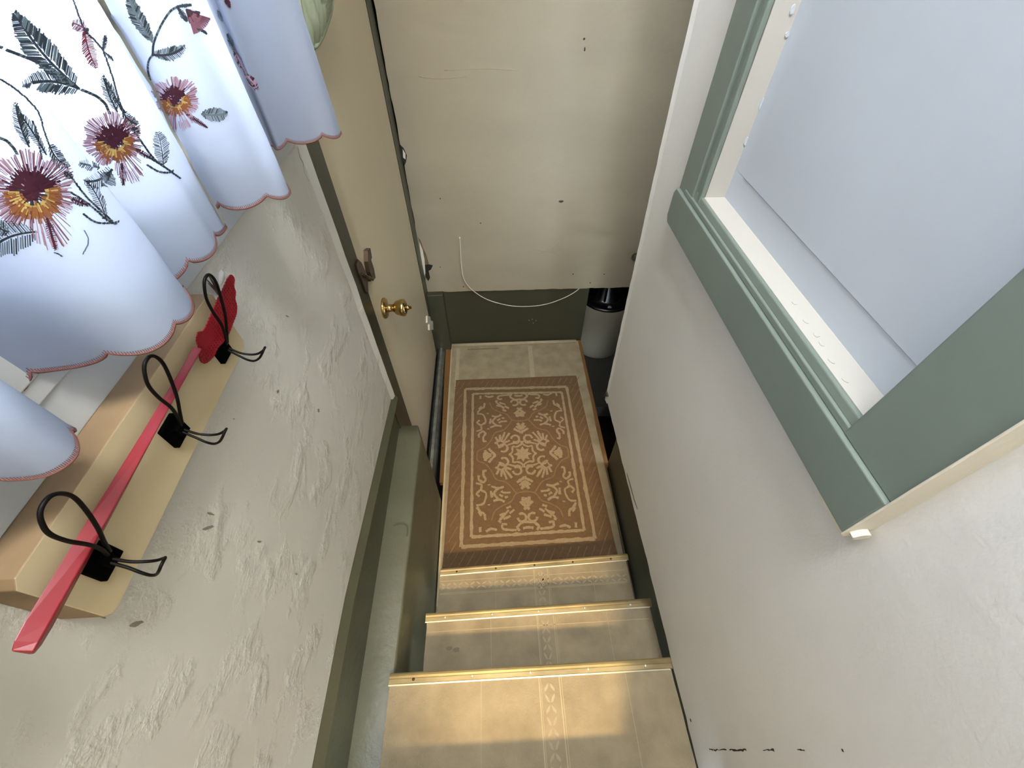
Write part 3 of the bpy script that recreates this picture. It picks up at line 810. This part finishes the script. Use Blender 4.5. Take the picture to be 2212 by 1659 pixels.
# base at the middle of the board
L0 = Vector((XL, .246, -.332))
seen = set()
for c_ in list(rack.children_recursive if hasattr(rack, 'children_recursive') else []):
    if c_.data.name not in seen:
        seen.add(c_.data.name); c_.data.transform(Matrix.Translation(-L0))
rack.location = L0

# ================================================================ FLY SWATTER
sw = thing('fly_swatter', 'red plastic fly swatter with flower shaped head resting behind the black hooks', 'fly swatter')
mb = MB()
A = Vector((-.3105, .056, -.3155)); B = Vector((-.3135, .326, -.309))
sec = lambda k: [(-.0045, .009 * k), (.0045 * min(1, k + .3), .0005), (-.0010, -.0085 * k), (-.0045, -.0085 * k)]
rows = []
for i, (t, k) in enumerate(((0, .75), (.02, .98), (.06, 1.05), (.3, .85), (.6, .55), (.9, .40), (1, .45))):
    p = A.lerp(B, t); rows.append([(p.x + a, p.y, p.z + b) for a, b in sec(k)])
vs = [p for r in rows for p in r]
mb.add(vs, [(i * 4 + k, i * 4 + (k + 1) % 4, (i + 1) * 4 + (k + 1) % 4, (i + 1) * 4 + k) for i in range(len(rows) - 1) for k in range(4)] + [(0, 1, 2, 3), tuple(len(vs) - 4 + k for k in range(4))])
mb.build('handle', 'red', sw, .001)
mb = MB()
# outline of the lobed head in its own plane (y, z), perforated with a grid of small square holes
HX = -.3145
out = [onx(u, v, HX) for u, v in ((427, 752), (422, 735), (425, 718), (436, 714), (447, 690), (458, 664), (466, 640), (474, 625), (482, 606), (489, 594), (496, 597), (499, 606), (498, 618), (502, 632), (501, 646), (505, 660), (504, 680), (499, 695), (492, 716), (485, 730), (476, 742), (467, 752), (460, 768), (450, 780), (440, 785), (432, 780), (429, 768))]
out = [(p.y, p.z) for p in out]
out = [tuple(p) for p in smooth([Vector((a, b, 0)) for a, b in out], 3, True)]
out = [(p[0], p[1]) for p in out]
def inside(y, z, poly):
    r = False; m = len(poly)
    for i in range(m):
        a, b = poly[i], poly[(i + 1) % m]
        if (a[1] > z) != (b[1] > z) and y < (b[0] - a[0]) * (z - a[1]) / (b[1] - a[1]) + a[0]: r = not r
    return r
g = .0008; ys = [p[0] for p in out]; zs = [p[1] for p in out]
y0, z0 = min(ys), min(zs); cy_ = int((max(ys) - y0) / g) + 1; cz_ = int((max(zs) - z0) / g) + 1
solid_c = onx(443, 730, HX)
idx = {}
def vid(i, j):
    if (i, j) not in idx:
        idx[(i, j)] = len(mb.v); yy = y0 + i * g; mb.v.append((HX + .012 * ((yy - y0) / (max(ys) - y0)) * .3, yy, z0 + j * g))
    return idx[(i, j)]
for i in range(cy_):
    for j in range(cz_):
        y, z = y0 + (i + .5) * g, z0 + (j + .5) * g
        if not inside(y, z, out): continue
        d = Vector((y - solid_c.y, z - solid_c.z))
        hole = (i % 5 >= 3) and (j % 4 >= 2)
        if abs(d.x + .000) < .011 and abs(d.y - .001) < .0075: hole = False
        q = [inside(y + a * g, z + b * g, out) for a, b in ((2, 0), (-2, 0), (0, 2), (0, -2))]
        if not all(q): hole = False
        if hole: continue
        mb.f.append([vid(i, j), vid(i + 1, j), vid(i + 1, j + 1), vid(i, j + 1)]); mb.m.append(0); mb.sm.append(False)
hd = mb.build('swatter_head', 'red', sw)
sd = hd.modifiers.new('thickness', 'SOLIDIFY'); sd.thickness = .0012
rebase(sw, (-.3125, .19, -.311))

# ================================================================ CURTAIN
ctl = [(-.228, .716), (-.232, .700), (-.245, .690), (-.268, .684), (-.290, .674), (-.303, .660), (-.311, .664), (-.317, .672), (-.326, .668), (-.330, .640), (-.318, .600), (-.285, .562), (-.258, .538),
       (-.249, .522), (-.254, .506), (-.274, .497), (-.300, .482), (-.318, .478), (-.330, .470), (-.328, .456), (-.310, .452), (-.297, .446), (-.2955, .436), (-.294, .420), (-.289, .400), (-.293, .376), (-.306, .350), (-.322, .337), (-.328, .326), (-.312, .322),
       (-.288, .324), (-.277, .317), (-.268, .295), (-.268, .272), (-.278, .254), (-.300, .243), (-.328, .237), (-.345, .228), (-.352, .208), (-.342, .190), (-.312, .181), (-.290, .173), (-.279, .156), (-.287, .142), (-.304, .135), (-.328, .124), (-.340, .095), (-.322, .066), (-.295, .045),
       (-.290, .01), (-.315, -.03), (-.340, -.07), (-.318, -.12), (-.290, -.16), (-.298, -.20), (-.335, -.25), (-.325, -.30), (-.290, -.34), (-.305, -.39), (-.335, -.43), (-.31, -.48), (-.295, -.52)]
plan = [Vector((p.x, p.y)) for p in smooth([Vector((a, b, 0)) for a, b in ctl], 8)]
arc = [0.0]
for i in range(1, len(plan)): arc.append(arc[-1] + (plan[i] - plan[i - 1]).length)
ZH = -.2385; ZT = .31; PER = .0505
def hem(s):
    t = (s / PER + .30) % 1.0
    return ZH + .0105 * (1 - math.sin(math.pi * t) ** .55)
cb = MB()
zz = [0, .006, .014, .03, .06, .10, .16, .24, .34, .46, 1]
NZ = 22
cols = len(plan)
for i in range(cols):
    zh = hem(arc[i])
    for j in range(NZ + 1):
        t = j / NZ
        z = zh + (ZT - zh) * (t ** 1.3)
        # folds relax a little towards the rod
        k = min(1, max(0, (z + .235) / .6)) * .30
        px = plan[i].x + (-.305 - plan[i].x) * k
        w1 = .0016 * noise.noise(Vector((arc[i] * 20, z * 14, 2)))
        cb.v.append((px + w1, plan[i].y + w1 * .4, z))
K = NZ + 1
for i in range(cols - 1):
    for j in range(NZ):
        cb.f.append([i * K + j, i * K + j + 1, (i + 1) * K + j + 1, (i + 1) * K + j]); cb.m.append(0); cb.sm.append(True)
curt = cb.build('curtain', 'curtain', None, 0, None, True)
tag(curt, 'white scalloped window curtain embroidered with dark flowers and leaves', 'curtain')
# edging
mb = MB()
path = [(plan[i].x, plan[i].y, hem(arc[i]) - .0003) for i in range(cols)]
mb.tube(path, .0013, 6)
for i in range(0, cols - 1):
    for q in range(2):
        t = q / 2; p = Vector(path[i]).lerp(Vector(path[i + 1]), t); tn = (Vector(path[i + 1]) - Vector(path[i])).normalized()
        for sd_ in (1,):
            n_ = Vector((tn.y, -tn.x, 0)).normalized()
            if n_.x < 0: n_ = -n_
            mb.ribbon([p + n_ * .0010, p + n_ * .0010 + Vector((0, 0, .0038))], .0006, n_, 0)
mb.build('scalloped_edging', 'edging', curt)

# embroidery: stitched threads lying on the cloth
from mathutils.bvhtree import BVHTree
_me = curt.data
bvh = BVHTree.FromPolygons([v.co.copy() for v in _me.vertices], [tuple(p.vertices) for p in _me.polygons])
O = Vector((0, 0, 0))
def hitc(u, v):
    d = ray(u, v).normalized()
    loc, nr, _, dist = bvh.ray_cast(O, d)
    if loc is None: return None
    if nr.dot(d) > 0: nr = -nr
    return loc, nr, dist
EM = ['thread_green', 'thread_grey', 'thread_burg', 'thread_pink', 'thread_lilac', 'thread_red', 'thread_orange', 'thread_yellow']
G, GY, BU, PK, LI, RD, OR, YE = range(8)
em = MB()
def thread(pts, w=1.8, mi=0, step=9.0):
    """pts: places of the photo the stitch runs through; laid on the cloth in short pieces"""
    P = []
    for i in range(len(pts) - 1):
        a, b = pts[i], pts[i + 1]; L_ = math.hypot(b[0] - a[0], b[1] - a[1]); n_ = max(1, int(L_ / step))
        for k in range(n_): P.append((a[0] + (b[0] - a[0]) * k / n_, a[1] + (b[1] - a[1]) * k / n_))
    P.append(pts[-1])
    run = []; lift = random.uniform(.0004, .0010)
    for q in P + [None]:
        h = hitc(*q) if q else None
        if h is None or (run and (h[0] - run[-1][0]).length > .02):
            if len(run) > 1:
                nn = run[len(run) // 2][1]; wd = w * run[0][2] / F_PX * 0.95
                em.ribbon([r[0] + r[1] * lift for r in run], wd, nn, mi)
            run = []
        if h is not None: run.append(h)
rnd = random.Random(3)
def leaf(base, tip, hw, n=26, mi=G, mi2=GY, bend=0.0, gap=.22, w=1.9, fwd=.35, asym=1.0):
    bx, by = base; tx, ty = tip; L_ = math.hypot(tx - bx, ty - by); dx, dy = (tx - bx) / L_, (ty - by) / L_; nx, ny = -dy, dx
    def mid(t): b = bend * L_ * math.sin(math.pi * t); return (bx + dx * L_ * t + nx * b, by + dy * L_ * t + ny * b)
    thread([mid(i / 10) for i in range(10)], w * 1.5, mi)
    for i in range(n):
        t = .03 + .93 * i / n
        m = mid(t); pr = math.sin(math.pi * min(1, t * .92 + .08)) ** .75 * (1 - .25 * t)
        for sgn in (1, -1):
            h = hw * pr * (asym if sgn > 0 else 1) * rnd.uniform(.85, 1.12)
            g_ = gap * h * rnd.uniform(.2, 1.0) if t < .75 else 0
            f_ = fwd * L_ * .35
            s_ = (m[0] + nx * sgn * g_ + dx * f_ * .2, m[1] + ny * sgn * g_ + dy * f_ * .2)
            e_ = (m[0] + nx * sgn * h + dx * f_ * (h / hw + .1), m[1] + ny * sgn * h + dy * f_ * (h / hw + .1))
            thread([s_, e_], w * .72 * rnd.uniform(.7, 1.2), mi if rnd.random() < .55 else mi2, 14)
def stem(pts, w=5.5, mi=G, mi2=GY):
    Q = [(p.x, p.y) for p in smooth([Vector((a, b, 0)) for a, b in pts], 8)]
    d = 0
    for i in range(len(Q) - 1):
        a, b = Q[i], Q[i + 1]; L_ = math.hypot(b[0] - a[0], b[1] - a[1])
        if L_ < .01: continue
        tx, ty = (b[0] - a[0]) / L_, (b[1] - a[1]) / L_
        k = 0.0
        while k < L_:
            c_ = (a[0] + tx * k, a[1] + ty * k)
            thread([(c_[0] - ty * w / 2 - tx * 1.2, c_[1] + tx * w / 2 - ty * 1.2), (c_[0] + ty * w / 2 + tx * 1.2, c_[1] - tx * w / 2 + ty * 1.2)], 1.5, mi if rnd.random() < .65 else mi2, 14)
            k += 2.3
def flower(c, rx, ry, rot, lobes, dark=0.9, dens=1.0, warm=-20, cool=LI, pale=False):
    """lobes: (angle in degrees clockwise from right, relative length, half width in degrees)"""
    cr, sr = math.cos(rot), math.sin(rot)
    def P(a, r):
        x, y = rx * r * math.cos(a), ry * r * math.sin(a); return (c[0] + x * cr - y * sr, c[1] + x * sr + y * cr)
    N_ = int(150 * dens)
    for i in range(N_):
        a = 2 * math.pi * i / N_ + rnd.uniform(-.01, .01); ad = math.degrees(a)
        R_o = .62
        for (la, ll, lw) in lobes:
            dd = abs((ad - la + 180) % 360 - 180)
            if dd < lw: R_o = max(R_o, .60 + (ll - .60) * math.cos(dd / lw * math.pi / 2) ** .45)
        R_o *= rnd.uniform(.95, 1.03)
        dw = abs((ad - 60 + 180) % 360 - 180)            # warm side faces down right
        warmside = dw < 100
        r0 = rnd.uniform(.45, .62)
        if rnd.random() < .78: thread([P(a, r0), P(a + rnd.uniform(-.03, .03), R_o)], 1.15, (PK if rnd.random() < .62 else LI) if not pale else (LI if rnd.random() < .75 else PK), 16)
        if rnd.random() < .5: thread([P(a, R_o * .72), P(a, R_o * .98)], 1.3, LI, 16)
        if warmside:
            thread([P(a, .34), P(a, rnd.uniform(.55, .74 if dw < 60 else .64))], 2.0, OR, 16)
            if i % 2 == 0: thread([P(a, .26), P(a, rnd.uniform(.40, .55))], 1.9, YE, 16)
        else:
            thread([P(a, .18), P(a, rnd.uniform(.42, .66))], 2.0, BU, 16)
    for i in range(int(70 * dens)):                      # dark heart, set up and left of the centre
        a = math.radians(rnd.uniform(0, 360)); r_ = .40 if 120 < math.degrees(a) < 345 else .22; thread([P(a, rnd.uniform(.0, .06)), P(a, rnd.uniform(.7, 1) * r_)], 2.8, BU, 16)
    for i in range(26):
        a = math.radians(rnd.uniform(-10, 170)); thread([P(a, .2), P(a, .30)], 2.4, G if rnd.random() < .5 else OR, 16)
    for i in range(12):
        a = math.radians(rnd.uniform(170, 250)); r_ = rnd.uniform(.1, .34); thread([P(a, r_), P(a, r_ + .07)], 1.4, LI, 16)
def sepal(base, tip, hw, mi=BU):
    leaf(base, tip, hw, 16, mi, mi, 0, .0, 1.7, .1)

# large flower at the left
flower((68, 415), 108, 92, .35, [(0, .86, 34), (48, 1.35, 30), (105, .92, 26), (150, .95, 30), (200, 1.0, 32), (245, .98, 30), (300, .98, 34)])
sepal((150, 428), (192, 446), 9); sepal((100, 470), (122, 545), 11)
leaf((80, 500), (-30, 545), 42, 22, G, GY, .1); leaf((20, 500), (-40, 480), 24, 12, G, GY)
stem([(118, 545), (128, 549), (134, 553)], 2.5); stem([(178, 548), (189, 525), (186, 508), (180, 497)], 1.5, GY)
stem([(-10, 296), (10, 303), (26, 318), (36, 334)])
stem([(68, 262), (78, 290), (88, 345)], 4); leaf((60, 318), (30, 218), 14, 24, G, GY, -.05); leaf((98, 335), (34, 238), 11, 20, G, GY, .02)
stem([(0, 172), (40, 200), (78, 240), (95, 290), (104, 315)], 3.2, G, G)
leaf((104, 312), (150, 362), 16, 16, G, GY, .12); leaf((136, 370), (154, 385), 9, 10, G, G)
stem([(150, 380), (180, 420), (215, 455), (240, 478)], 4); stem([(150, 415), (188, 440), (228, 474), (250, 485)], 4)
stem([(178, 462), (205, 480), (240, 482), (256, 478)], 4)
leaf((228, 478), (180, 385), 14, 20, G, GY, .06, .3)
# second flower
flower((245, 305), 72, 66, .30, [(0, .86, 34), (46, 1.45, 28), (105, .9, 26), (150, .95, 30), (200, 1.02, 32), (245, 1.0, 30), (300, .98, 34)])
sepal((290, 322), (330, 345), 7); sepal((262, 352), (266, 404), 9)
leaf((242, 365), (175, 392), 20, 16, G, GY, -.15); leaf((218, 402), (238, 372), 22, 14, GY, G, .1); leaf((215, 362), (166, 352), 13, 12, GY, G)
stem([(175, 194), (205, 207), (226, 225), (235, 247)], 5.5)
leaf((168, 190), (27, 22), 33, 48, G, GY, -.05, .25, 2.3); leaf((172, 192), (42, 185), 27, 32, G, GY, .10, .25, 2.2)
stem([(-8, 100), (30, 114), (75, 132), (115, 152), (168, 192)], 6)
stem([(150, -20), (163, 20), (175, 52), (182, 68), (200, 85), (219, 108), (232, 140), (245, 180), (258, 225), (270, 245)], 3.4, G, G)
leaf((184, 62), (152, 48), 16, 12, PK, LI, 0, .2, 1.4); leaf((180, 62), (208, 150), 16, 24, RD, PK, .05, .0, 1.6, .3); leaf((181, 72), (188, 60), 6, 6, G, G)
leaf((220, 110), (226, 74), 7, 10, G, G, 0, 0); leaf((222, 112), (245, 133), 4, 8, G, G, 0, 0)
leaf((252, 242), (220, 160), 12, 20, G, GY, -.04); leaf((262, 240), (222, 168), 9, 16, G, GY, .02)
leaf((262, 240), (298, 270), 13, 12, G, GY, .12); leaf((282, 276), (300, 288), 8, 8, G, G)
stem([(292, 288), (312, 318), (334, 346), (352, 358)], 4); stem([(312, 335), (340, 352), (360, 365), (388, 386)], 3.8, G, G); stem([(316, 356), (340, 370), (362, 373), (374, 368)], 4)
leaf((352, 358), (338, 282), 19, 20, G, GY, .03)
# third flower
flower((378, 215), 56, 50, .25, [(0, .95, 34), (62, 1.35, 36), (140, .8, 24), (200, 1.0, 32), (250, 1.0, 30), (300, 1.05, 34)], pale=True, dens=.75)
sepal((402, 246), (452, 278), 6)
leaf((434, 246), (494, 244), 17, 18, GY, G, .05)
stem([(325, 172), (320, 150), (322, 130), (330, 118)], 4.5); stem([(336, 80), (350, 50), (368, 24), (385, 14)], 5)
leaf((330, 92), (275, -15), 17, 34, GY, G, -.04, .25, 2.0); leaf((330, 118), (402, 98), 17, 20, G, GY, .12)
stem([(330, 118), (331, 98), (336, 80)], 5, G, G)
leaf((383, 14), (416, 10), 5, 8, G, G); leaf((384, 16), (406, 48), 7, 10, G, G)
for i in range(26):
    a = math.radians(18 + i * 2.2); thread([(404 + 14 * math.cos(a), 24 + 14 * math.sin(a)), (404 + 52 * math.cos(a), 24 + 52 * math.sin(a))], 1.2, PK, 16)
for i in range(20):
    a = math.radians(12 + i * 3.2); thread([(402, 20), (402 + 30 * math.cos(a), 20 + 32 * math.sin(a))], 2.0, BU if rnd.random() < .75 else G, 16)
leaf((424, 62), (448, 76), 4, 8, G, G, -.1, 0)
# slivers on the deep fold
leaf((508, 112), (490, 70), 7, 12, G, GY); leaf((506, 108), (524, 148), 8, 14, G, LI)
for i in range(46):
    t = rnd.random(); u = 512 + t * 36; v = 108 + t * 78
    thread([(u - 8, v - 4), (u + 6, v + 14)], 1.7, rnd.choice([LI, G, YE, OR, PK, GY]), 16)
leaf((556, 192), (534, 160), 8, 14, LI, BU); leaf((480, 46), (470, 20), 5, 10, GY, G); leaf((496, 16), (486, -5), 6, 8, BU, G)
em.build('embroidery', EM, curt, 0, None, False)

# narrow strip of beige painting in the shaded reverse of the third fold
M['shaded_fold'] = cloth('shaded_fold_cloth', (128, 125, 114), 0.02, (170, 165, 150))
sh = MB(); rows_ = []
for (u, v, wd) in ((205, -25, 17), (209, 0, 17), (232, 35, 18), (262, 75, 16), (300, 140, 15), (330, 185, 13), (350, 230, 12), (375, 290, 12), (395, 330, 9), (412, 365, 6), (432, 400, 7), (450, 430, 7), (472, 468, 9), (481, 486, 6)):
    h_ = hitc(u, v)
    if h_: rows_.append((h_, wd))
P_ = []
for (h_, wd) in rows_:
    k_ = wd * .8 * h_[2] / F_PX / 2; P_ += [h_[0] + h_[1] * .0015 - Vector((0, k_, 0)) + Vector((.3 * k_, 0, 0)), h_[0] + h_[1] * .0015 + Vector((0, k_, 0)) + Vector((.3 * k_, 0, 0))]
sh.add(P_, [(2 * i, 2 * i + 1, 2 * i + 3, 2 * i + 2) for i in range(len(rows_) - 1)], 0, True)
tag(sh.build('shaded_fold', 'shaded_fold', curt, 0, None, False), 'beige strip painting the shaded reverse of a fold')
# rod that carries the curtain
mb = MB(); mb.tube([(-.305, -.60, ZT + .004), (-.305, .78, ZT + .004)], .008, 12)
o = mb.build('curtain_rod', 'rod'); tag(o, 'white rod carrying the embroidered curtain across the window', 'curtain rod')

# pale green cloth hanging on the door beyond the curtain
mb = MB()
oc = [onx(u, v, -.335) for u, v in ((640, -60), (652, 60), (672, 110), (690, 92), (703, 62), (713, 30), (717, 0), (716, -60))]
cen = onx(672, 0, -.335)
NR = 8
ring_ = smooth([Vector(p) for p in oc], 6, True)
for r in range(NR + 1):
    k = r / NR
    for p in ring_:
        q = cen.lerp(p, k); mb.v.append((q.x + .018 * (1 - k * k) + .003 * math.sin(q.y * 180), q.y, q.z))
n = len(ring_)
for r in range(NR):
    for i in range(n):
        mb.f.append([r * n + i, r * n + (i + 1) % n, (r + 1) * n + (i + 1) % n, (r + 1) * n + i]); mb.m.append(0); mb.sm.append(True)
hg = mb.build('hanging_cloth', 'green_cloth', None); tag(hg, 'pale green cloth with rounded hem hanging past the far end of the curtain', 'cloth')
mb = MB(); mb.tube([Vector((q.x + .003, q.y, q.z)) for q in [cen.lerp(p, .93) for p in ring_]], .004, 6, True); mb.build('cloth_hem', 'green_cloth', hg)

# ================================================================ SMALL THINGS
# white cable hanging from the back wall
mb = MB()
pts = [(993, 513), (995, 540), (997, 575), (1003, 605), (1022, 628), (1055, 648), (1100, 660), (1140, 662), (1180, 657), (1215, 645), (1240, 632)]
P = [ony(u, v, YB - .004 - .012 * math.sin(math.pi * i / 10)) for i, (u, v) in enumerate(pts)] + [ony(1255, 620, YB + .012)]
mb.tube(smooth(P, 5), .0020, 6)
p = ony(993, 513, YB); mb.lathe([(-.006, .004), (.003, .004)], p, (0, 1, 0), 8)
o = mb.build('cable', 'wire'); tag(o, 'thin white cable hooked on the back wall and drooping over the green board', 'cable')
# frayed grey anchor sticking out of the plaster
mb = MB()
for (a, b, r0) in (((478, 645), (452, 597), .0016), ((476, 640), (447, 604), .0012), ((470, 634), (458, 596), .0010), ((474, 640), (450, 612), .0009)):
    p, q = onx(*a, XL + .001), onx(*b, XL + .014)
    mb.tube([p, p.lerp(q, .5) + Vector((0, .001, 0)), q], [r0, r0 * .9, r0 * .4], 6)
o = mb.build('wall_anchor', 'bronze'); tag(o, 'small frayed grey wall anchor sticking out of the plaster beside the swatter tip', 'wall anchor')
# dark green knob on the back wall
mb = MB(); p = ony(1372, 553, YB)
mb.lathe([(0, .012), (.004, .020), (.014, .022), (.022, .016), (.025, .006)], p, (0, -1, 0), 18)
o = mb.build('round_peg', 'green_dark'); tag(o, 'small dark green round peg on the back wall beside the right wall edge', 'peg')

# grey canister in the basement stairway
can = thing('canister', 'grey round canister with black domed top standing behind the right wall edge', 'canister')
CX, CY, CR = .680, 2.055, .165
base = Vector((CX, CY, -2.02))
mb = MB(); mb.lathe([(0, CR - .012), (.01, CR - .004), (.03, CR), (.40, CR), (.405, CR - .004)], base, (0, 0, 1), 48); mb.build('tank', 'canister', can)
mb = MB(); mb.lathe([(.400, CR - .003), (.412, CR + .001), (.420, CR - .004), (.422, CR - .022), (.416, CR - .026), (.44, .105), (.50, .085), (.54, .05), (.56, .04)], base, (0, 0, 1), 48); dm = mb.build('domed_top', 'canister_black', can)
mb = MB(); p = base + Vector((-.01, -CR + .03, .418)); mb.lathe([(0, .012), (.004, .012)], p, (0, -.3, 1), 14); mb.build('button', 'smoke_lid', dm)
mb = MB(); mb.lathe([(.54, .045), (.70, .04), (.72, .04)], base, (0, 0, 1), 24); mb.build('neck', 'smoke', can)
for a in (200, 250, 290, 340):
    x, y = CX + .105 * math.cos(math.radians(a)), CY + .105 * math.sin(math.radians(a))
    mb = MB(); mb.tube([(x, y, base.z + .42), (x, y, base.z + .68)], .007, 8); mb.build('post', 'canister_black', can)
mb = MB()
for a in range(205, 345, 6):
    if 262 < a < 282: continue
    pass
P = [(CX + .09 * math.cos(math.radians(a)), CY + .09 * math.sin(math.radians(a)), base.z + .555) for a in range(0, 360, 12)]
mb.tube(P, .005, 6, True); mb.build('clear_ring', 'smoke_lid', can)
rebase(can, base)
mb = MB(); mb.box(.525, 1.48, 1.50, 2.68, -2.12, -2.02); o = mb.build('basement_step', 'basement'); tag(o, 'dark basement step under the grey canister', 'step')
